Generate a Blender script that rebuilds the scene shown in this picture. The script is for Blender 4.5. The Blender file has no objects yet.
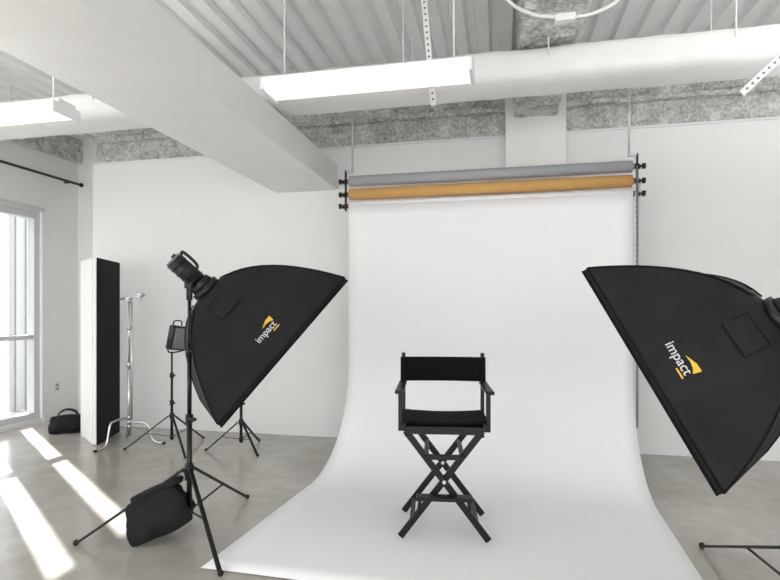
import bpy, bmesh, math, random
from mathutils import Vector, Matrix, noise
random.seed(4)
V=Vector
sc=bpy.context.scene
col=sc.collection

# ---------------------------------------------------------------- materials
def new_mat(name):
    m=bpy.data.materials.new(name); m.use_nodes=True
    nt=m.node_tree; b=nt.nodes['Principled BSDF']
    return m,nt,b
def mat(name,c,rough=.6,metal=0,var=0.04,scale=20,bump=0.0,bscale=80,spec=.5,sheen=0):
    m,nt,b=new_mat(name)
    tc=nt.nodes.new('ShaderNodeTexCoord'); n=nt.nodes.new('ShaderNodeTexNoise')
    n.inputs['Scale'].default_value=scale; n.inputs['Detail'].default_value=4
    nt.links.new(tc.outputs['Object'],n.inputs['Vector'])
    r=nt.nodes.new('ShaderNodeValToRGB')
    r.color_ramp.elements[0].position=.3; r.color_ramp.elements[1].position=.7
    r.color_ramp.elements[0].color=tuple(max(0,x*(1-var)) for x in c)+(1,)
    r.color_ramp.elements[1].color=tuple(min(1,x*(1+var)) for x in c)+(1,)
    nt.links.new(n.outputs['Fac'],r.inputs['Fac']); nt.links.new(r.outputs['Color'],b.inputs['Base Color'])
    b.inputs['Roughness'].default_value=rough; b.inputs['Metallic'].default_value=metal
    b.inputs['Specular IOR Level'].default_value=spec
    if bump:
        n2=nt.nodes.new('ShaderNodeTexNoise'); n2.inputs['Scale'].default_value=bscale; n2.inputs['Detail'].default_value=3
        nt.links.new(tc.outputs['Object'],n2.inputs['Vector'])
        bp=nt.nodes.new('ShaderNodeBump'); bp.inputs['Strength'].default_value=bump; bp.inputs['Distance'].default_value=.01
        nt.links.new(n2.outputs['Fac'],bp.inputs['Height']); nt.links.new(bp.outputs['Normal'],b.inputs['Normal'])
    return m
M_wall=mat('painted_wall',(.81,.81,.805),.8,var=.012,scale=1.5,bump=.05,bscale=60)
M_beam=mat('painted_beam',(.85,.85,.845),.6,var=.02,scale=3,bump=.15,bscale=10)
M_duct=mat('duct_wrap',(.80,.80,.79),.55,var=.03,scale=5,bump=.5,bscale=12)
M_deck=mat('painted_steel_deck',(.84,.84,.84),.5,var=.03,scale=4)
M_trim=mat('white_trim',(.8,.8,.8),.4,var=.01)
M_alu=mat('window_aluminium',(.62,.63,.64),.4,var=.02)
M_black=mat('black_metal',(.008,.008,.009),.35,var=.2,spec=.35)
M_plas=mat('black_plastic',(.012,.012,.013),.45,var=.2,spec=.35)
M_fab=mat('black_nylon',(.0095,.0090,.0100),.7,var=.25,scale=6,bump=.25,bscale=14,spec=.26)
M_piping=mat('black_piping',(.005,.005,.005),.8,var=.1,spec=.2)
M_canvas=mat('black_canvas',(.005,.005,.005),.9,var=.2,bump=.2,bscale=300,spec=.15)
M_wood=mat('black_lacquered_wood',(.005,.005,.005),.4,var=.2,spec=.3)
M_bagf=mat('black_bag_fabric',(.012,.0105,.012),.75,var=.3,scale=10,bump=.5,bscale=25,spec=.25)
M_chrome=mat('chrome',(.55,.55,.56),.25,metal=.9,var=.03)
M_steel=mat('galvanised',(.62,.62,.63),.4,metal=.6,var=.06)
M_grey=mat('grey_paper',(.36,.37,.385),.8,var=.02)
M_orange=mat('orange_paper',(.62,.35,.115),.75,var=.03)
M_paper=mat('white_paper',(.87,.87,.875),.75,var=.006,scale=2)
M_core=mat('cardboard_core',(.35,.24,.15),.9)
M_foamw=mat('white_foamcore',(.82,.82,.82),.7,var=.01)
M_foamb=mat('black_foamcore',(.014,.014,.015),.8,var=.1,spec=.2)
M_diff=mat('diffusion_fabric',(.8,.8,.8),.9,var=.01)
M_silver=mat('silver_grey',(.2,.2,.21),.4,var=.05)
M_logow=mat('logo_white',(.6,.6,.6),.7,var=.01)
M_logoy=mat('logo_yellow',(.75,.47,.03),.7,var=.01)
M_outlet=mat('outlet_plastic',(.7,.7,.68),.4,var=.01)
M_siding=mat('outside_siding',(.30,.305,.315),.7,var=.03)
M_ground=mat('outside_paving',(.34,.34,.33),.9,var=.05)
def m_concrete():
    m,nt,b=new_mat('polished_concrete')
    tc=nt.nodes.new('ShaderNodeTexCoord')
    def nz(s,d,dist=0,rg=.5):
        n=nt.nodes.new('ShaderNodeTexNoise'); n.inputs['Scale'].default_value=s; n.inputs['Detail'].default_value=d
        n.inputs['Distortion'].default_value=dist; n.inputs['Roughness'].default_value=rg
        nt.links.new(tc.outputs['Object'],n.inputs['Vector']); return n
    a=nz(.8,6,.8,.55); c=nz(3.5,9,1.0,.68)
    r=nt.nodes.new('ShaderNodeValToRGB'); r.color_ramp.elements[0].position=.3; r.color_ramp.elements[1].position=.7
    r.color_ramp.elements[0].color=(.375,.352,.318,1); r.color_ramp.elements[1].color=(.53,.508,.472,1)
    nt.links.new(a.outputs['Fac'],r.inputs['Fac'])
    r2=nt.nodes.new('ShaderNodeValToRGB'); r2.color_ramp.elements[0].position=.3; r2.color_ramp.elements[1].position=.7
    r2.color_ramp.elements[0].color=(.80,.79,.775,1); r2.color_ramp.elements[1].color=(1,1,1,1)
    nt.links.new(c.outputs['Fac'],r2.inputs['Fac'])
    mx=nt.nodes.new('ShaderNodeMix'); mx.data_type='RGBA'; mx.blend_type='MULTIPLY'; mx.inputs['Factor'].default_value=1
    nt.links.new(r.outputs['Color'],mx.inputs['A']); nt.links.new(r2.outputs['Color'],mx.inputs['B'])
    nt.links.new(mx.outputs['Result'],b.inputs['Base Color'])
    mr=nt.nodes.new('ShaderNodeMapRange'); mr.inputs['To Min'].default_value=.12; mr.inputs['To Max'].default_value=.24
    nt.links.new(a.outputs['Fac'],mr.inputs['Value']); nt.links.new(mr.outputs['Result'],b.inputs['Roughness'])
    return m
M_floor=m_concrete()
def m_fireproof():
    m,nt,b=new_mat('sprayed_fireproofing')
    tc=nt.nodes.new('ShaderNodeTexCoord')
    n=nt.nodes.new('ShaderNodeTexNoise'); n.inputs['Scale'].default_value=30; n.inputs['Detail'].default_value=9; n.inputs['Roughness'].default_value=.74
    nt.links.new(tc.outputs['Object'],n.inputs['Vector'])
    n2=nt.nodes.new('ShaderNodeTexNoise'); n2.inputs['Scale'].default_value=6; n2.inputs['Detail'].default_value=4
    nt.links.new(tc.outputs['Object'],n2.inputs['Vector'])
    r=nt.nodes.new('ShaderNodeValToRGB')
    r.color_ramp.elements[0].position=.36; r.color_ramp.elements[0].color=(.24,.24,.225,1)
    r.color_ramp.elements[1].position=.60; r.color_ramp.elements[1].color=(.86,.86,.83,1)
    mm=nt.nodes.new('ShaderNodeMath'); mm.operation='MULTIPLY_ADD'; mm.inputs[1].default_value=.7
    ms=nt.nodes.new('ShaderNodeMath'); ms.operation='MULTIPLY'; ms.inputs[1].default_value=.3
    nt.links.new(n2.outputs['Fac'],ms.inputs[0]); nt.links.new(n.outputs['Fac'],mm.inputs[0]); nt.links.new(ms.outputs[0],mm.inputs[2])
    nt.links.new(mm.outputs[0],r.inputs['Fac']); nt.links.new(r.outputs['Color'],b.inputs['Base Color'])
    bp=nt.nodes.new('ShaderNodeBump'); bp.inputs['Strength'].default_value=.8; bp.inputs['Distance'].default_value=.02
    nt.links.new(n.outputs['Fac'],bp.inputs['Height']); nt.links.new(bp.outputs['Normal'],b.inputs['Normal'])
    b.inputs['Roughness'].default_value=.95
    return m
M_fire=m_fireproof()
def m_emit(name,c,s):
    m,nt,b=new_mat(name); b.inputs['Base Color'].default_value=(.8,.8,.8,1)
    b.inputs['Emission Color'].default_value=c+(1,); b.inputs['Emission Strength'].default_value=s
    return m
M_lens=m_emit('lit_acrylic_lens',(1,.99,.96),.7)
def m_glass():
    m=bpy.data.materials.new('window_glass'); m.use_nodes=True; nt=m.node_tree; nt.nodes.clear()
    o=nt.nodes.new('ShaderNodeOutputMaterial'); t=nt.nodes.new('ShaderNodeBsdfTransparent'); g=nt.nodes.new('ShaderNodeBsdfGlossy')
    g.inputs['Roughness'].default_value=.02; t.inputs['Color'].default_value=(.97,.98,.98,1)
    x=nt.nodes.new('ShaderNodeMixShader'); x.inputs['Fac'].default_value=.05
    nt.links.new(t.outputs[0],x.inputs[1]); nt.links.new(g.outputs[0],x.inputs[2]); nt.links.new(x.outputs[0],o.inputs['Surface'])
    return m
M_glass=m_glass()

# ---------------------------------------------------------------- helpers
def obj_bm(name,bm,m,smooth=False):
    me=bpy.data.meshes.new(name); bm.normal_update(); bm.to_mesh(me); bm.free()
    if smooth:
        for p in me.polygons: p.use_smooth=True
    if m: me.materials.append(m)
    o=bpy.data.objects.new(name,me); col.objects.link(o); return o
def frame(xa,ya,za):
    m=Matrix.Identity(3)
    m.col[0]=xa; m.col[1]=ya; m.col[2]=za
    return m.to_4x4()
def box(name,c,s,m,R=None,bev=0.0,seg=2):
    bm=bmesh.new(); bmesh.ops.create_cube(bm,size=1)
    bmesh.ops.scale(bm,vec=V(s),verts=bm.verts)
    if bev: bmesh.ops.bevel(bm,geom=bm.edges[:],offset=bev,segments=seg,profile=.5,affect='EDGES')
    if R is not None: bmesh.ops.transform(bm,matrix=R,verts=bm.verts)
    bmesh.ops.translate(bm,vec=V(c),verts=bm.verts)
    return obj_bm(name,bm,m)
def bar(name,p1,p2,w,h,m,up=V((0,0,1)),bev=.003):
    p1=V(p1);p2=V(p2); d=(p2-p1); L=d.length; z=d.normalized()
    x=up.cross(z)
    if x.length<1e-3: x=V((1,0,0)).cross(z)
    x.normalize(); y=z.cross(x)
    return box(name,(p1+p2)/2,(w,h,L),m,R=frame(x,y,z),bev=bev)
def cyl(name,p1,p2,r,m,r2=None,seg=20,smooth=True):
    p1=V(p1);p2=V(p2); d=p2-p1; L=d.length
    bm=bmesh.new(); bmesh.ops.create_cone(bm,cap_ends=True,segments=seg,radius1=r,radius2=r if r2 is None else r2,depth=L)
    R=d.to_track_quat('Z','Y').to_matrix().to_4x4()
    bmesh.ops.transform(bm,matrix=Matrix.Translation((p1+p2)/2)@R,verts=bm.verts)
    o=obj_bm(name,bm,m)
    if smooth:
        for p in o.data.polygons:
            if len(p.vertices)==4: p.use_smooth=True
    return o
def ball(name,c,r,m,s=(1,1,1),R=None):
    bm=bmesh.new(); bmesh.ops.create_uvsphere(bm,u_segments=18,v_segments=12,radius=r)
    bmesh.ops.scale(bm,vec=V(s),verts=bm.verts)
    if R is not None: bmesh.ops.transform(bm,matrix=R,verts=bm.verts)
    bmesh.ops.translate(bm,vec=V(c),verts=bm.verts)
    return obj_bm(name,bm,m,True)
def tube(name,pts,r,m,smooth_curve=True,seg=10,closed=False):
    pts=[V(p) for p in pts]
    if smooth_curve and len(pts)>2:
        out=[]; n=len(pts)
        for i in range(n-1):
            p0=pts[max(i-1,0)];p1=pts[i];p2=pts[i+1];p3=pts[min(i+2,n-1)]
            for k in range(8):
                t=k/8
                out.append(.5*((2*p1)+(p2-p0)*t+(2*p0-5*p1+4*p2-p3)*t*t+(3*p1-p0-3*p2+p3)*t**3))
        out.append(pts[-1]); pts=out
    bm=bmesh.new(); rings=[]
    prev=None
    for i,p in enumerate(pts):
        d=(pts[min(i+1,len(pts)-1)]-pts[max(i-1,0)]).normalized()
        if prev is None:
            a=V((0,0,1)) if abs(d.z)<.9 else V((1,0,0))
            x=a.cross(d).normalized()
        else:
            x=(prev-d*prev.dot(d)).normalized()
        prev=x; y=d.cross(x)
        rings.append([bm.verts.new(p+(x*math.cos(2*math.pi*k/seg)+y*math.sin(2*math.pi*k/seg))*r) for k in range(seg)])
    for a,b in zip(rings,rings[1:]):
        for k in range(seg): bm.faces.new((a[k],a[(k+1)%seg],b[(k+1)%seg],b[k]))
    bm.faces.new(rings[0][::-1]); bm.faces.new(rings[-1])
    return obj_bm(name,bm,m,True)
def group(name,loc,parts):
    e=bpy.data.objects.new(name,None); e.empty_display_size=.1; e.location=loc; col.objects.link(e)
    for p in parts:
        p.parent=e; p.matrix_parent_inverse=Matrix.Translation(-V(loc))
    return e

# ---------------------------------------------------------------- room shell
YB=5.85; XL=-6.0; XR=5.2; YR=-4.0; ZC=3.95
box('floor',((XL+XR)/2-.1,(YR+6.6)/2,-.05),(XR-XL+.4,6.6-YR+.2,.1),M_floor)
box('wall_back',((-5.22+XR)/2,YB+.1,1.7),(XR+5.22,.2,3.4),M_wall)
box('wall_back_recess',((-6.2-5.1)/2,6.54,2.02),(1.1,.2,4.04),M_wall)
box('wall_back_return',(-5.16,6.24,2.02),(.12,.38,4.04),M_wall)
def rough_box(name,c,s,amp=.02,res=.05):
    bm=bmesh.new()
    bmesh.ops.create_cube(bm,size=1); bmesh.ops.scale(bm,vec=V(s),verts=bm.verts)
    for ax in range(3):
        n=int(s[ax]/res)
        for i in range(1,n):
            co=V((0,0,0)); co[ax]=-s[ax]/2+s[ax]*i/n; no=V((0,0,0)); no[ax]=1
            bmesh.ops.bisect_plane(bm,geom=bm.verts[:]+bm.edges[:]+bm.faces[:],plane_co=co,plane_no=no)
    bmesh.ops.translate(bm,vec=V(c),verts=bm.verts)
    for v in bm.verts:
        v.co+=V((noise.noise(v.co*9),noise.noise(v.co*9+V((7,3,1))),noise.noise(v.co*11+V((2,9,4)))))*amp*1.6
    return obj_bm(name,bm,M_fire)
rough_box('wall_back_header_fireproofing',((-5.2+XR)/2,YB+.12,3.70),(XR+5.2,.14,.58),.022,.06)
rough_box('trim_2',((-5.2+XR)/2,YB+.04,3.70),(XR+5.2,.14,.05),.012,.05)
rough_box('wall_left_header_fireproofing',(XL+.03,4.2,3.80),(.10,4.6,.36),.018,.08)
box('trim_1',((-5.2+XR)/2,YB-.005,3.405),(XR+5.2,.03,.02),M_trim)
box('wall_right',(XR+.1,(YR+6)/2,2.0),(.2,6-YR+.4,4.04),M_wall)
box('wall_left_pier',(XL-.1,6.24,1.405),(.2,.80,2.81),M_wall)
box('wall_left_header',(XL-.1,(YR+6.64)/2,3.42),(.2,6.64-YR,1.22),M_wall)
box('wall_left_sill',(XL-.1,(YR+5.84)/2,.03),(.2,5.84-YR,.06),M_trim)
box('wall_rear_header',((XL+XR)/2,YR-.1,3.5),(XR-XL+.4,.2,1.06),M_wall)
box('column_back',(.36,YB-.09,2.0),(.62,.2,3.98),M_beam,bev=.01)
def deck():
    bm=bmesh.new(); prof=[]; x=-6.2; p=.20
    while x<XR+.2:
        prof+= [(x,ZC),(x+.10,ZC),(x+.122,ZC+.045),(x+.178,ZC+.045)]
        x+=p
    prof.append((x,ZC))
    y0,y1=YR-.2,6.64
    a=[bm.verts.new((q[0],y0,q[1])) for q in prof]; b=[bm.verts.new((q[0],y1,q[1])) for q in prof]
    for i in range(len(prof)-1): bm.faces.new((a[i],a[i+1],b[i+1],b[i]))
    t=[bm.verts.new(c) for c in ((prof[0][0],y0,ZC+.12),(prof[-1][0],y0,ZC+.12),(prof[-1][0],y1,ZC+.12),(prof[0][0],y1,ZC+.12))]
    bm.faces.new(t)
    bm.faces.new([a[0],b[0],t[3],t[0]]); bm.faces.new([a[-1],t[1],t[2],b[-1]])
    bm.faces.new([t[0],t[1]]+a[::-1]); bm.faces.new([t[3],t[2]]+b[::-1])
    bmesh.ops.recalc_face_normals(bm,faces=bm.faces)
    return obj_bm('ceiling',bm,M_deck)
deck()
box('ceiling_beam',(-2.26,(YR+YB)/2,3.06),(.78,YB-YR,.30),M_beam,bev=.012)
rough_box('fireproofed_beam',(.36,4.55,3.74),(.42,2.5,.42),.02,.06)
rough_box('fireproofed_beam',(.36,1.5,3.74),(.42,3.6,.42),.02,.12)
def duct():
    bm=bmesh.new(); prof=[]
    cy,cz,hy,hz=4.25,3.37,.21,.135
    for k in range(36):
        a=2*math.pi*k/36; c,s=math.cos(a),math.sin(a)
        prof.append((cy+hy*math.copysign(abs(c)**.55,c),cz+hz*math.copysign(abs(s)**.55,s)))
    xs=[-5.95+ i*.1 for i in range(int(11.1/.1)+1)]; rings=[]
    for x in xs:
        jitter=.012*noise.noise(V((x*2,0,0)))
        k=1.0+ (.03 if abs((x+.1)%1.25)<.06 else 0)
        rings.append([bm.verts.new((x,cy+(q[0]-cy)*k+jitter,cz+(q[1]-cz)*k+.006*noise.noise(V((x*3,q[0]*9,q[1]*9))))) for q in prof])
    for a,b in zip(rings,rings[1:]):
        for k in range(36): bm.faces.new((a[k],a[(k+1)%36],b[(k+1)%36],b[k]))
    bm.faces.new(rings[0]); bm.faces.new(rings[-1][::-1])
    bmesh.ops.recalc_face_normals(bm,faces=bm.faces)
    o=obj_bm('wrapped_duct_body',bm,M_duct,True); return o
dp=[duct()]
for i,x in enumerate((-5.0,-3.6,-.75,.35,1.6,3.0)):
    for y in (4.03,4.47):
        dp.append(cyl(f'hanger_{i}',(x,y,3.4),(x,y,ZC),.006,M_trim,seg=8))
group('ceiling_duct',(0,4.25,3.37),dp)

# ---------------------------------------------------------------- windows
def window_left():
    P=[]; x=XL-.1; z0,z1=.06,2.81; ys=[5.80,4.40,3.0,1.6,.2,-1.2,-2.6,-3.95]
    P.append(box('head_frame',(x,(ys[0]+ys[-1])/2,z1-.05),(.12,ys[0]-ys[-1]+.08,.10),M_alu,bev=.004))
    P.append(box('bottom_frame',(x,(ys[0]+ys[-1])/2,z0+.04),(.12,ys[0]-ys[-1]+.08,.08),M_alu,bev=.004))
    P.append(box('transom',(x,(ys[0]+ys[-1])/2,1.14),(.08,ys[0]-ys[-1],.06),M_alu,bev=.004))
    for i,y in enumerate(ys):
        P.append(box(f'mullion_{i}',(x,y,(z0+z1)/2),(.11,.08,z1-z0),M_alu,bev=.004))
    P.append(box('glass',(x,(ys[0]+ys[-1])/2,(z0+z1)/2),(.008,ys[0]-ys[-1],z1-z0-.1),M_glass))
    P.append(box('head_casing',(XL+.01,(ys[0]+ys[-1])/2,z1+.03),(.04,ys[0]-ys[-1]+.12,.05),M_alu,bev=.004))
    group('window_1',(x,2,1.4),P)
window_left()
def window_rear():
    P=[]; y=YR-.1
    for i in range(9):
        P.append(box(f'mullion_{i}',(XL+.05+i*(XR-XL-.1)/8,y,1.5),(.08,.1,3.0),M_alu,bev=.004))
    P.append(box('sill',((XL+XR)/2,y,.04),(XR-XL,.1,.08),M_alu)); P.append(box('transom',((XL+XR)/2,y,1.1),(XR-XL,.08,.06),M_alu))
    group('window_2',(0,y,1.5),P)
window_rear()
box('exterior_ground',(-12,3,-.16),(11.5,30,.1),M_ground)
SL=.70
def screen():  # outside siding made into a screen; gaps added to cut sun into floor strips
    P=[]; X=-7.5; gw=.20; per=.56; g0=6.61
    top=4.6
    for k in range(-3,20):
        a=g0-k*per-gw/2; b=a-(per-gw)
        P.append(box(f'slat_{k+3}',(X,(a+b)/2,top/2-.1),(.06,a-b,top),M_siding,bev=.01))
        for j in range(2):
            P.append(box(f'rib_{k+3}_{j}',(X+.04,b+(a-b)*(j+.5)/2,top/2-.1),(.03,.05,top),M_siding))
    P.append(box('sun_cutoff_panel',(X-.01,3.0,3.30+.63),(.05,16,1.27),M_siding))  # added across the upper gaps so the sun strips end sooner
    group('exterior_sun_mask_slats',(X,3,-.1),P)
screen()

group('curtain_rod',(-5.88,4.5,3.29),[
  cyl('rod',(-5.88,1.5,3.29),(-5.88,6.36,3.29),.017,M_black),
  ball('finial',(-5.88,6.37,3.29),.03,M_black),
  cyl('bracket_1',(-6.0,6.2,3.29),(-5.88,6.2,3.29),.012,M_black), cyl('bracket_2',(-6.0,3.5,3.29),(-5.88,3.5,3.29),.012,M_black)])
group('wall_outlet',(XL,6.07,.44),[box('plate',(XL+.006,6.07,.44),(.012,.09,.13),M_outlet,bev=.003),
   box('socket_1',(XL+.013,6.07,.465),(.006,.035,.03),M_silver,bev=.002),box('socket_2',(XL+.013,6.07,.415),(.006,.035,.03),M_silver,bev=.002)])
box('baseboard_left',(XL+.006,6.13,.04),(.012,.58,.08),M_trim)

# ---------------------------------------------------------------- ceiling fixtures
def fixture(x0,x1,y,z):
    P=[]
    bm=bmesh.new(); prof=[(-.12,.035),(-.115,.0),(-.08,-.035),(.08,-.035),(.115,.0),(.12,.035)]
    a=[bm.verts.new((x0+.02,y+p[0],z+p[1])) for p in prof]; b=[bm.verts.new((x1-.02,y+p[0],z+p[1])) for p in prof]
    for i in range(6): bm.faces.new((a[i],a[(i+1)%6],b[(i+1)%6],b[i]))
    bm.faces.new(a); bm.faces.new(b[::-1]); bmesh.ops.recalc_face_normals(bm,faces=bm.faces)
    P.append(obj_bm('lens',bm,M_lens))
    P.append(box('housing',((x0+x1)/2,y,z+.048),(x1-x0,.15,.03),M_trim,bev=.005))
    P.append(box('end_cap_1',(x0+.012,y,z),(.024,.25,.085),M_trim,bev=.01)); P.append(box('end_cap_2',(x1-.012,y,z),(.024,.25,.085),M_trim,bev=.01))
    for i,x in enumerate((x0+.12,x1-.12)):
        P.append(cyl(f'hanging_rod_{i}',(x,y,z+.05),(x,y,ZC),.005,M_trim,seg=8))
        P.append(box(f'hanger_plate_{i}',(x,y,z+.07),(.05,.05,.015),M_trim))
    group('fluorescent_fixture',((x0+x1)/2,y,z),P)
fixture(-1.51,-.16,3.2,2.95)
fixture(-4.43,-3.07,3.2,2.945)
group('ceiling_conduit',(.41,3.53,3.4),[
  tube('cable_1',[(-.25,3.0,ZC),(-.12,3.1,3.6),(.03,3.28,3.42),(.2,3.44,3.39),(.36,3.52,3.4)],.011,M_trim),
  box('junction_box',(.41,3.53,3.39),(.13,.06,.05),M_trim,bev=.01),
  tube('cable_2',[(.46,3.53,3.39),(.6,3.5,3.39),(.75,3.44,3.45),(.95,3.35,3.7),(1.0,3.3,ZC)],.011,M_trim)])
def strut(name,p1,p2):
    p1=V(p1);p2=V(p2);P=[bar('angle_bar',p1,p2,.045,.008,M_trim,up=V((0,1,0)))]
    n=int((p2-p1).length/.045)
    for i in range(1,n):
        c=p1+(p2-p1)*i/n; P.append(cyl(f'slot_{i}',c+V((0,-.006,0)),c+V((0,.006,0)),.009,M_silver,seg=10))
    return group(name,p1,P)
strut('perforated_brace',(1.58,3.9,2.95),(2.62,3.9,ZC))
strut('perforated_brace',(-.50,3.95,3.06),(-.58,3.95,ZC))
group('ceiling_pipe',(-1,3.0,3.7),[cyl('pipe',(-1.85,3.2,3.75),(5.1,2.9,3.75),.014,M_trim),
   cyl('clamp_1',(-1.2,3.18,3.75),(-1.2,3.18,ZC),.006,M_trim),cyl('clamp_2',(1.9,3.04,3.75),(1.9,3.04,ZC),.006,M_trim)])

# ---------------------------------------------------------------- backdrop system
YP=5.2
def roll(name,z,r,m,x0=-1.53,x1=1.195):
    P=[cyl('paper_roll',(x0,YP,z),(x1,YP,z),r,m,seg=40),
       cyl('core_tube',(x0-.02,YP,z),(x1+.02,YP,z),r*.55,M_core,seg=24)]
    return P
group('backdrop_paper_roll',(0,YP,2.835),roll('g',2.835,.055,M_grey))
group('backdrop_paper_roll',(0,YP,2.70),roll('o',2.70,.058,M_orange))
def backdrop():
    path=[]
    zt=2.58; yf=YP-.047
    n=14
    for i in range(n+1): path.append((yf,zt-(zt-.95)*i/n))
    R=.95
    for i in range(1,21):
        a=math.pi/2*i/20; path.append((yf-R+R*math.cos(a),.95-R*math.sin(a)+.006))
    yend=2.72; y0=yf-R
    for i in range(1,13): path.append((y0+(yend-y0)*i/12,.006))
    bm=bmesh.new(); rows=[]; nx=24
    for (y,z) in path:
        f=max(0,min(1,(yf-y)/(yf-yend)))
        xl=-1.53-.17*f; xr=1.195-.12*f
        row=[]
        for k in range(nx+1):
            u=k/nx; x=xl+(xr-xl)*u
            yy=y-(.06*(u))*(f>.99)
            zz=z
            if z<.02 : zz+=.004*max(0,noise.noise(V((x*1.2,y*1.2,0))))
            row.append(bm.verts.new((x,yy,zz)))
        rows.append(row)
    for a,b in zip(rows,rows[1:]):
        for k in range(nx): bm.faces.new((a[k],a[k+1],b[k+1],b[k]))
    bmesh.ops.recalc_face_normals(bm,faces=bm.faces)
    s=obj_bm('paper_sweep',bm,M_paper,True)
    md=s.modifiers.new('t','SOLIDIFY'); md.thickness=.002; md.offset=0
    group('seamless_backdrop',(0,YP,0),[s]+roll('w',2.58,.046,M_paper))
backdrop()
def hangers():
    for i,x in enumerate((-1.575,1.24)):
        P=[]
        sx=-1 if i==0 else 1
        P.append(box(f'plate_{i}',(x,YP,2.74),(.012,.05,.42),M_black,bev=.002))
        P.append(cyl(f'rod_{i}',(x-sx*.07,YP+.0,2.93),(x-sx*.07,YP,ZC),.010,M_steel))
        P.append(bar(f'rod_arm_{i}',(x-sx*.08,YP,2.94),(x,YP,2.94),.03,.02,M_steel))
        for j,z in enumerate((2.58,2.70,2.835)):
            P.append(cyl(f'expander_{i}_{j}',(x-sx*.024,YP,z),(x+sx*.02,YP,z),.024,M_black))
            P.append(cyl(f'shaft_{i}_{j}',(x,YP,z),(x+sx*.06,YP,z),.010,M_black))
            P.append(cyl(f'knob_{i}_{j}',(x+sx*.045,YP,z),(x+sx*.07,YP,z),.027,M_plas))
            P.append(box(f'hook_{i}_{j}',(x+sx*.01,YP-.03,z-.015),(.02,.05,.035),M_black,bev=.004))
        if i==1:
            for j,(xx,zb) in enumerate(((1.225,.55),(1.245,1.25),(1.215,1.9))):
                P.append(tube(f'chain_{j}',[(xx,YP-.05,2.83-.12*j),(xx,YP-.05,zb+.05),(xx+.006,YP-.045,zb),(xx+.012,YP-.04,zb+.05),(xx+.012,YP-.04,2.83-.12*j)],.0045,M_steel if j else M_silver,seg=6))
            for q in range(14):
                P.append(ball(f'chain_weight_{q}',(1.225,YP-.05,2.5-q*.05),.011,M_silver,s=(.8,.8,1.4)))
        group('backdrop_hanger',(x,YP,2.9),P)
hangers()

# ---------------------------------------------------------------- director's chair
def chair(loc,th):
    P=[]
    def B(n,p1,p2,w,h,m=M_wood,up=V((0,1,0))): P.append(bar(n,p1,p2,w,h,m,up=up,bev=.004))
    for i,(y,s) in enumerate(((-.215,1),(.215,-1))):
        B(f'leg_{2*i}',(-.25,y-.013,.71),(.285,y-.013,.012),.042,.024,)
        B(f'leg_{2*i+1}',(.25,y+.013,.71),(-.285,y+.013,.012),.042,.024)
        P.append(cyl(f'pivot_{i}',(0,y-.03,.383),(0,y+.03,.383),.012,M_steel))
    for i,x in enumerate((-.265,.265)):
        sx=-1 if i==0 else 1
        B(f'seat_rail_{i}',(x,-.25,.735),(x,.25,.735),.036,.05,up=V((0,0,1)))
        B(f'under_rail_{i}',(sx*.24,-.24,.69),(sx*.24,.24,.69),.03,.035,up=V((0,0,1)))
        B(f'front_post_{i}',(sx*.285,-.19,.70),(sx*.285,-.19,.955),.028,.036)
        B(f'back_post_{i}',(sx*.285,.205,.70),(sx*.285,.205,1.18),.026,.034)
        P.append(box(f'armrest_{i}',(sx*.29,-.02,.962),(.055,.50,.024),M_wood,bev=.009,seg=3))
        B(f'lower_stretcher_{i}',(sx*.21,-.235,.108),(sx*.21,.235,.108),.03,.02,up=V((0,0,1)))
        B(f'upper_stretcher_{i}',(sx*.115,-.235,.545),(sx*.115,.235,.545),.03,.02,up=V((0,0,1)))
        P.append(cyl(f'hinge_{i}',(sx*.25,-.225,.70),(sx*.25,.225,.70),.012,M_steel))
    P.append(box('footrest',(0,-.275,.295),(.36,.085,.024),M_wood,bev=.006))
    B('footrest_arm_0',(-.15,-.235,.30),(-.17,-.235,.155),.022,.014); B('footrest_arm_1',(.15,-.235,.30),(.17,-.235,.155),.022,.014)
    B('front_brace',(-.12,-.24,.545),(.12,-.24,.545),.034,.02)
    for q in range(6):
        P.append(box(f'seat_slat_{q}',(0,-.2+.08*q,.728),(.51,.062,.018),M_wood,bev=.004))
    B('seat_front_rail',(-.25,-.235,.715),(.25,-.235,.715),.05,.02)
    bm=bmesh.new(); n=16; rows=[]
    for j in range(9):
        y=-.205+.41*j/8; row=[]
        for k in range(n+1):
            x=-.285+.57*k/n; z=.768-.012*math.cos(math.pi*x/.57) 
            row.append(bm.verts.new((x,y,z)))
        rows.append(row)
    for a,b in zip(rows,rows[1:]):
        for k in range(n): bm.faces.new((a[k],a[k+1],b[k+1],b[k]))
    s=obj_bm('seat_canvas',bm,M_canvas,True); md=s.modifiers.new('t','SOLIDIFY'); md.thickness=.014; P.append(s)
    bm=bmesh.new(); n=20; rows=[]
    for j in range(7):
        z=.975+.175*j/6; row=[]
        for k in range(n+1):
            x=-.305+.61*k/n; row.append(bm.verts.new((x,.185+.03*max(0,math.cos(math.pi*x/.61))**.7,z)))
        rows.append(row)
    for a,b in zip(rows,rows[1:]):
        for k in range(n): bm.faces.new((a[k],a[k+1],b[k+1],b[k]))
    s=obj_bm('back_canvas',bm,M_canvas,True); md=s.modifiers.new('t','SOLIDIFY'); md.thickness=.008; P.append(s)
    for i,sx in enumerate((-1,1)):
        P.append(box(f'canvas_sleeve_{i}',(sx*.287,.205,1.062),(.040,.048,.175),M_canvas,bev=.012,seg=3))
    R=Matrix.Translation(V(loc))@Matrix.Rotation(th,4,'Z')
    for p in P: p.data.transform(R)
    group('directors_chair',loc,P)
chair((-.385,3.58,.009),math.radians(7.4))

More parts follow.
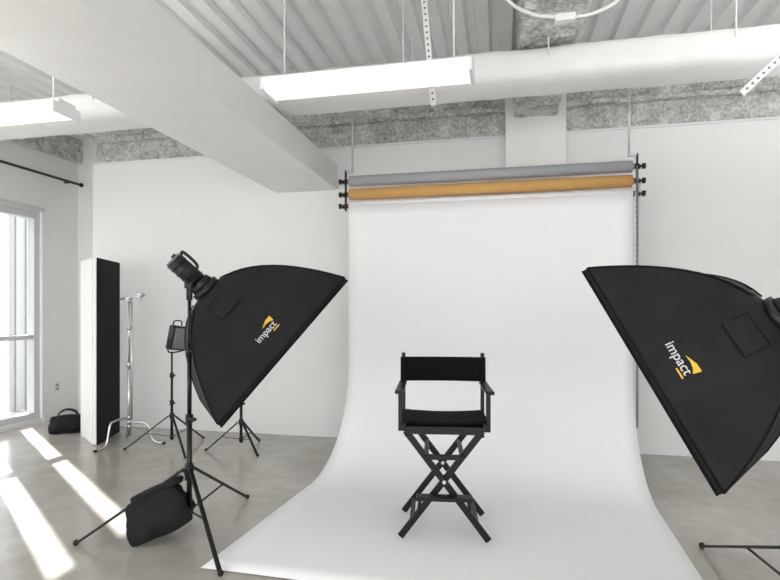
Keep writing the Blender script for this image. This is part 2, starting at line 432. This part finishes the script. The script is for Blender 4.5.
# ---------------------------------------------------------------- light stands
def stand_parts(loc,H,angs,rad,ztop=.45,zlow=.16,mat_=None,k=1.0):
    m=mat_ or M_black; x,y,_=loc; P=[]
    P.append(cyl('column_lower',(x,y,zlow-.04),(x,y,H*.48),.0175*k,m))
    P.append(cyl('column_middle',(x,y,H*.48),(x,y,H*.76),.0145*k,m))
    P.append(cyl('column_upper',(x,y,H*.76),(x,y,H),.0115*k,m))
    for i,z in enumerate((H*.48,H*.76)):
        P.append(cyl(f'collar_{i}',(x,y,z-.03),(x,y,z+.025),.025*k,M_plas))
        P.append(cyl(f'collar_knob_{i}',(x,y,z),(x+.05*k,y-.03*k,z),.010*k,M_plas)); P.append(ball(f'knob_{i}',(x+.055*k,y-.033*k,z),.018*k,M_plas,s=(1,1,.7)))
    P.append(cyl('leg_collar',(x,y,ztop-.03),(x,y,ztop+.03),.028*k,M_plas)); P.append(cyl('brace_collar',(x,y,zlow-.025),(x,y,zlow+.02),.026*k,M_plas))
    for i,a in enumerate(angs):
        d=V((math.cos(math.radians(a)),math.sin(math.radians(a)),0)); c=V((x,y,0))
        f=c+d*rad+V((0,0,.012)); t=c+d*.03+V((0,0,ztop))
        P.append(bar(f'leg_{i}',t,f,.026*k,.016*k,m)); P.append(ball(f'foot_{i}',f+V((0,0,.006)),.018*k,M_plas))
        mid=t.lerp(f,.52); P.append(bar(f'brace_{i}',c+d*.025+V((0,0,zlow)),mid,.018*k,.007*k,m))
    return P

def softbox_parts(ring,nh,T,D=.52,La=.61,Wb=.45,wsign=1,bl=.28):
    nh=V((nh[0],nh[1],0)).normalized(); up=V((0,0,1))
    n=nh*math.cos(T)-up*math.sin(T); L=nh*math.sin(T)+up*math.cos(T)
    w=V((nh.y,-nh.x,0))*wsign
    ring=V(ring); C=ring+n*D
    p=2.3
    def dep(r): return D*(1-r**p)
    def pt(a,b,d): return C+L*a+w*b-n*d
    P=[]
    rs=[.12,.16,.22,.3,.38,.46,.54,.62,.69,.76,.82,.87,.91,.95,.98,1.0]
    bm=bmesh.new(); rings=[]; ns=12
    uv=[]
    for i in range(ns): uv.append((-1+2*i/ns,-1))
    for i in range(ns): uv.append((1,-1+2*i/ns))
    for i in range(ns): uv.append((1-2*i/ns,1))
    for i in range(ns): uv.append((-1,1-2*i/ns))
    def kk(r,e): return 1-.045*(1-e*e)*math.sin(math.pi*min(1,r))
    for r in rs:
        row=[]
        for (u,v) in uv:
            e=min(abs(u),abs(v))
            k=kk(r,e)
            if r<.4:
                q=(.4-r)/.28; q=max(0,min(1,q)); 
                ln=math.hypot(u,v); k*= (1-q)+q*(1.15/ln)
            row.append(bm.verts.new(pt(La*r*u*k,Wb*r*v*k,dep(r))))
        rings.append(row)
    row=[bm.verts.new(pt(La*u*1.0,Wb*v*1.0,-.03)) for (u,v) in uv]; rings.append(row)
    N=len(uv)
    for a,b in zip(rings,rings[1:]):
        for k in range(N): bm.faces.new((a[k],a[(k+1)%N],b[(k+1)%N],b[k]))
    bmesh.ops.recalc_face_normals(bm,faces=bm.faces)
    sh=obj_bm('fabric_shell',bm,M_fab,True)
    sh.data.set_sharp_from_angle(angle=math.radians(35))
    md=sh.modifiers.new('t','SOLIDIFY'); md.thickness=.004; P.append(sh)
    bm=bmesh.new(); vs=[bm.verts.new(pt(La*.985*a,Wb*.985*b,-.005)) for a,b in ((-1,-1),(1,-1),(1,1),(-1,1))]; bm.faces.new(vs)
    P.append(obj_bm('front_diffuser',bm,M_diff))
    for i,(a,b) in enumerate(((-1,-1),(1,-1),(1,1),(-1,1))):
        P.append(tube(f'rib_piping_{i}',[pt(La*r*a,Wb*r*b,dep(r)+.002) for r in rs[2:]],.005,M_piping,False,6))
    P.append(tube('rim_piping',[pt(La*a,Wb*b,0) for a,b in ((-1,-1),(1,-1),(1,1),(-1,1),(-1,-1))],.005,M_piping,False,6))
    P.append(tube('lip_piping',[pt(La*a,Wb*b,-.03) for a,b in ((-1,-1),(1,-1),(1,1),(-1,1),(-1,-1))],.005,M_piping,False,6))
    P.append(cyl('speed_ring',ring-n*.03,ring+n*.02,.10,M_black,seg=32))
    P.append(cyl('strobe_reflector',ring-n*.075,ring-n*.025,.072,M_plas,r2=.085,seg=32))
    P.append(cyl('strobe_body',ring-n*bl,ring-n*.075,.062,M_plas,seg=32))
    for i in range(4): P.append(cyl(f'body_band_{i}',ring-n*(.10+.045*i),ring-n*(.108+.045*i),.066,M_black,seg=32))
    P.append(cyl('strobe_back_panel',ring-n*(bl+.015),ring-n*bl,.055,M_silver,seg=32))
    P.append(cyl('dial',ring-n*(bl+.03)+L*.02,ring-n*bl+L*.02,.018,M_black,seg=16))
    P.append(tube('handle',[ring-n*(bl-.01)+L*.055,ring-n*(bl+.0)+L*.08,ring-n*(bl-.06)+L*.086,ring-n*(bl-.12)+L*.08,ring-n*(bl-.14)+L*.06],.011,M_black))
    piv=ring-n*.15-up*.075
    P.append(box('tilt_bracket',piv+up*.02,(.05,.05,.08),M_black,bev=.006))
    P.append(cyl('tilt_axle',piv+w*.06,piv-w*.06,.014,M_plas))
    P.append(bar('tilt_lever',piv+w*.06,piv+w*.075-up*.10,.016,.012,M_plas))
    P.append(cyl('spigot_socket',piv-up*.10,piv-up*.01,.02,M_plas))
    def map_uv(uu,vv,r0,off=.007):
        r=r0-vv/math.hypot(Wb,D*p*r0**(p-1))
        u=uu/La
        return pt(uu,Wb*r*kk(r,min(abs(u/r),1))+off*.8,dep(r)+off*.6)
    sgn=1 if wsign>0 else -1
    bm=bmesh.new(); g=[]
    for i in range(6):
        row=[]
        for j in range(6):
            uu=-.11+.17*j/5; r=.42+.20*i/5
            row.append(bm.verts.new(pt(uu,Wb*r*kk(r,min(abs(uu/La/r),1))+.004,dep(r)+.006)))
        g.append(row)
    for a,b in zip(g,g[1:]):
        for k in range(5): bm.faces.new((a[k],a[k+1],b[k+1],b[k]))
    P.append(obj_bm('vent_flap',bm,M_fab,True))
    def fl(uu,r): return pt(uu,Wb*r*kk(r,min(abs(uu/La/r),1))+.005,dep(r)+.007)
    P.append(tube('vent_flap_seam',[fl(-.11,.42),fl(.06,.42),fl(.06,.52),fl(.06,.62),fl(-.11,.62),fl(-.11,.52),fl(-.11,.42)],.002,M_piping,False,6))
    cu=bpy.data.curves.new('t','FONT'); cu.body='impact'; cu.size=.062; cu.align_x='CENTER'; cu.offset=.0006
    to=bpy.data.objects.new('t',cu); col.objects.link(to)
    bpy.context.view_layer.update()
    dg=bpy.context.evaluated_depsgraph_get(); me=bpy.data.meshes.new_from_object(to.evaluated_get(dg)); bpy.data.objects.remove(to)
    r0=.90
    for v in me.vertices:
        v.co=map_uv(sgn*(v.co.x),v.co.y,r0)
    me.materials.clear(); me.materials.append(M_logow)
    lo=bpy.data.objects.new('logo_text',me); col.objects.link(lo); P.append(lo)
    s=.76
    bm=bmesh.new()
    sw=[(.0,.066),(.035,.082),(.075,.098),(.125,.098),(.122,.07),(.118,.045),(.09,.062),(.05,.07)]
    bm.faces.new([bm.verts.new(map_uv(sgn*a*s,b*s,r0)) for a,b in sw]); 
    P.append(obj_bm('logo_mark',bm,M_logoy))
    bm=bmesh.new()
    bm.faces.new([bm.verts.new(map_uv(sgn*a*s,b*s,r0)) for a,b in ((.05,-.012),(.12,-.012),(.12,-.022),(.05,-.022))]); 
    P.append(obj_bm('logo_bar',bm,M_logoy))
    return P,piv

nh=V((.788,.616,0)).normalized(); T=math.radians(42)
n=nh*math.cos(T)-V((0,0,1))*math.sin(T)
ringp=V((-2.04,3.13,1.74))+n*.15
sp,piv=softbox_parts(ringp,nh,T,D=.56,La=.61,wsign=1)
P=stand_parts((piv.x,piv.y,0),piv.z-.05,(206.6,317,84),.68,ztop=.44)
group('softbox_light',(piv.x,piv.y,0),P+sp)
nh2=V((-.837,.544,0)); T2=math.radians(31)
sp,piv2=softbox_parts((1.285,2.80,1.465),nh2,T2,D=.49,La=.585,wsign=-1)
P=stand_parts((piv2.x+.02,piv2.y,0),piv2.z-.05,(101,221,341),.90,ztop=.40)
group('softbox_light',(piv2.x,piv2.y,0),P+sp)

# ---------------------------------------------------------------- sandbag
up=V((0,0,1))
def pillow(name,c,R,s,m,amp=.02,seed=0,sag=0):
    bm=bmesh.new(); bmesh.ops.create_cube(bm,size=2); bmesh.ops.subdivide_edges(bm,edges=bm.edges[:],cuts=11,use_grid_fill=True)
    for v in bm.verts:
        x,y,z=v.co
        k=(1-abs(x)**3.5*.6)*(1-abs(z)**3.5*.6)
        k*=1-sag*.55*max(0,z)
        q=V((x*(1-.07*z*z+.05*x*x),y*k*(.9),z*(1-.07*x*x)))
        q.x*=1-sag*.14*z
        q.z-=sag*.10*(1-x*x)*(1 if z<0 else .6)
        q=V((q.x*s[0]/2,q.y*s[1]/2,q.z*s[2]/2))
        q+=q.normalized()*(noise.noise(v.co*1.8+V((seed,0,0)))*amp+noise.noise(v.co*5+V((seed,3,0)))*amp*.35)
        v.co=q
    bmesh.ops.transform(bm,matrix=Matrix.Translation(V(c))@R,verts=bm.verts)
    o=obj_bm(name,bm,m,True)
    md=o.modifiers.new('s','SUBSURF'); md.levels=1; md.render_levels=1
    return o
d=V((-.894,-.448,0)); nn=V((.448,-.894,0))
R0=frame(d,-nn,up)
cen=V((piv.x,piv.y,0))+d*.19
def sb(sgn):
    tilt=Matrix.Rotation(math.radians(16*sgn),4,d)
    tw=Matrix.Rotation(math.radians(20),4,nn)
    return tilt@tw@R0
P=[pillow('pouch_1',cen+nn*.08+up*.185,sb(1),(.34,.13,.26),M_bagf,.022,1,1),
   pillow('pouch_2',cen-nn*.08+up*.185,sb(-1),(.34,.13,.26),M_bagf,.022,5,1),
   pillow('saddle',cen+up*.32,Matrix.Rotation(math.radians(22),4,nn)@R0,(.30,.13,.05),M_bagf,.008,2),
   tube('strap',[cen-d*.08+up*.36,cen-d*.11+up*.41,cen-d*.16+up*.42,cen-d*.17+up*.36],.009,M_black),
   ]
group('sandbag',cen,P)

# ---------------------------------------------------------------- background stands
def led_light(loc,H):
    x,y,_=loc
    P=stand_parts(loc,H,(200,320,80),.48,ztop=.36,zlow=.14,k=.85)
    a=math.radians(68); f=V((math.sin(a),-math.cos(a),0)); r=V((math.cos(a),math.sin(a),0))
    R=Matrix.Rotation(math.radians(-10),4,nn)@frame(r,-f,V((0,0,1)))
    c=V((x+.07,y,H+.15))
    P.append(box('lamp_housing',c,(.19,.10,.26),M_plas,R=R,bev=.015))
    P.append(box('lamp_face',c+R.to_3x3()@V((0,-.052,0)),(.15,.008,.22),M_silver,R=R,bev=.003))
    P.append(box('battery',c-f*.06,(.09,.05,.14),M_black,R=R,bev=.008))
    P.append(tube('yoke',[c+r*.11,c+r*.115-up*.12,V((x,y,H-.01)),c-r*.115-up*.12,c-r*.11],.008,M_black))
    P.append(tube('carry_handle',[c-r*.05+up*.13,c-r*.04+up*.18,c+r*.04+up*.18,c+r*.05+up*.13],.007,M_black))
    group('led_lamp_on_stand',loc,P)
led_light((-3.47,5.0,0),1.05)
P=stand_parts((-2.72,5.12,0),1.05,(200,325,85),.36,ztop=.30,zlow=.12,k=.9)
P.append(cyl('spigot',(-2.72,5.12,1.05),(-2.72,5.12,1.12),.009,M_chrome)); 
group('light_stand',(-2.72,5.12,0),P)
def cstand(loc,H,rot,armang):
    x,y,_=loc; P=[]
    P.append(cyl('column_lower',(x,y,.10),(x,y,H*.55),.0175,M_chrome)); P.append(cyl('column_upper',(x,y,H*.55),(x,y,H),.0125,M_chrome))
    P.append(cyl('collar',(x,y,H*.55-.03),(x,y,H*.55+.03),.025,M_chrome)); P.append(bar('collar_handle',(x,y,H*.55),(x+.07,y-.03,H*.55+.01),.01,.012,M_chrome))
    P.append(cyl('collar_2',(x,y,H*.8-.02),(x,y,H*.8+.02),.022,M_chrome)); P.append(bar('collar_handle_2',(x,y,H*.8),(x+.07,y-.03,H*.8+.01),.01,.012,M_chrome))
    for i in range(3):
        a=math.radians(rot+120*i); dd=V((math.cos(a),math.sin(a),0)); c=V((x,y,0)); z=.30-.05*i
        P.append(cyl(f'leg_hub_{i}',c+up*(z-.022),c+up*(z+.022),.026,M_chrome))
        P.append(tube(f'leg_{i}',[c+dd*.02+up*z,c+dd*.16+up*(z-.01),c+dd*.22+up*(z-.05),c+dd*.26+up*.06,c+dd*.32+up*.022,c+dd*.38+up*.016],.0125,M_chrome))
        P.append(cyl(f'foot_{i}',c+dd*.37+up*.014,c+dd*.40+up*.014,.0135,M_plas))
    hc=V((x,y,H)); a=math.radians(armang); ad=V((math.cos(a),math.sin(a),0))
    P.append(cyl('grip_head',hc+V((0,.025,0)),hc+V((0,-.03,0)),.026,M_chrome)); P.append(bar('grip_lever',hc+V((0,-.03,0)),hc+V((.07,-.04,.03)),.010,.012,M_chrome))
    P.append(cyl('arm',hc-ad*.10+up*.0,hc+ad*.18+up*.05,.008,M_chrome))
    P.append(cyl('arm_head',hc+ad*.13+V((0,.025,.045)),hc+ad*.13+V((0,-.03,.045)),.026,M_chrome)); P.append(bar('arm_lever',hc+ad*.13+V((0,-.03,.045)),hc+ad*.13+V((.05,-.04,-.02)),.010,.012,M_chrome))
    P.append(cyl('side_column',(x+.05,y-.02,.28),(x+.05,y-.02,H*.98),.008,M_chrome))
    group('c_stand',loc,P)
cstand((-4.06,5.08,0),1.62,252,12)

# ---------------------------------------------------------------- v-flat
def vflat():
    A=V((-4.39,4.98,0)); Bp=V((-4.60,5.56,0)); Cp=V((-4.90,5.33,0)); P=[]
    def panel(nm,p,q,m,side):
        dd=(q-p).normalized(); no=V((dd.y,-dd.x,0))*side
        R=frame(dd,V((-dd.y,dd.x,0)),up)
        c=(p+q)/2
        P.append(box(nm+'_core',c+up*1.04,((q-p).length,.03,2.08),m,R=R))
        for j,(z0,z1) in enumerate(((.005,1.037),(1.043,2.078))):
            P.append(box(nm+f'_facing_{j}',c+no*.018+up*((z0+z1)/2),((q-p).length-.006,.006,z1-z0),m,R=R))
    panel('right_wing',A,Bp,M_foamb,1)
    panel('left_wing',A+V((-.035,0,0)),Cp,M_foamw,-1)
    P.append(box('hinge_tape',A+V((-.016,-.016,1.04)),(.042,.012,2.07),M_foamw,bev=.003))
    group('v_flat',A,P)
vflat()

# ---------------------------------------------------------------- bag on the floor
def bag():
    c=V((-5.18,5.40,0)); P=[]
    R=Matrix.Rotation(math.radians(40),4,'Z')
    P.append(pillow('bag_body',c+up*.11,R,(.36,.22,.21),M_bagf,.018,9,.5))
    r=R.to_3x3()@V((1,0,0)); f=R.to_3x3()@V((0,1,0))
    for i,s in enumerate((-.04,.04)):
        P.append(tube(f'handle_{i}',[c+r*-.11+f*s+up*.16,c+r*-.08+f*s+up*.25,c+r*.0+f*s+up*.285,c+r*.09+f*s+up*.25,c+r*.12+f*s+up*.16],.009,M_black))
    group('duffel_bag',c,P)
bag()

# ---------------------------------------------------------------- lights
w=bpy.data.worlds.new('World'); sc.world=w; w.use_nodes=True
bg=w.node_tree.nodes['Background']; bg.inputs['Color'].default_value=(.995,.99,.985,1); bg.inputs['Strength'].default_value=4.5
sd=bpy.data.lights.new('sun','SUN'); sd.energy=26; sd.angle=math.radians(.55); sd.color=(1,.97,.92)
so=bpy.data.objects.new('sun',sd); col.objects.link(so); so.location=(-12,9,8)
el=math.radians(28); hd=V((1,-SL,0)).normalized()
dv=V((hd.x*math.cos(el),hd.y*math.cos(el),-math.sin(el)))
so.rotation_euler=dv.to_track_quat('-Z','Y').to_euler()
for i,(x,y) in enumerate(((1.2,.6),(-3.8,1.2),(3.2,3.2))):  # added fill spots aimed upward to brighten the ceiling, not real fixtures
    ld=bpy.data.lights.new('ceiling_fill_spot','SPOT'); ld.energy=(200,230,200)[i]; ld.spot_size=math.radians(150); ld.spot_blend=1; ld.shadow_soft_size=.35
    lo=bpy.data.objects.new('ceiling_fill_spot',ld); col.objects.link(lo); lo.location=(x,y,2.3)
    lo.rotation_euler=V((0,.25,1)).to_track_quat('-Z','Y').to_euler()

cam=bpy.data.cameras.new('camera'); cam.lens=24; cam.sensor_width=36; cam.shift_y=20/780
co=bpy.data.objects.new('camera',cam); col.objects.link(co); co.location=(0,0,1.5); co.rotation_euler=(math.radians(90),0,math.radians(12))
sc.camera=co
sc.view_settings.view_transform='Standard'; sc.view_settings.exposure=0.0
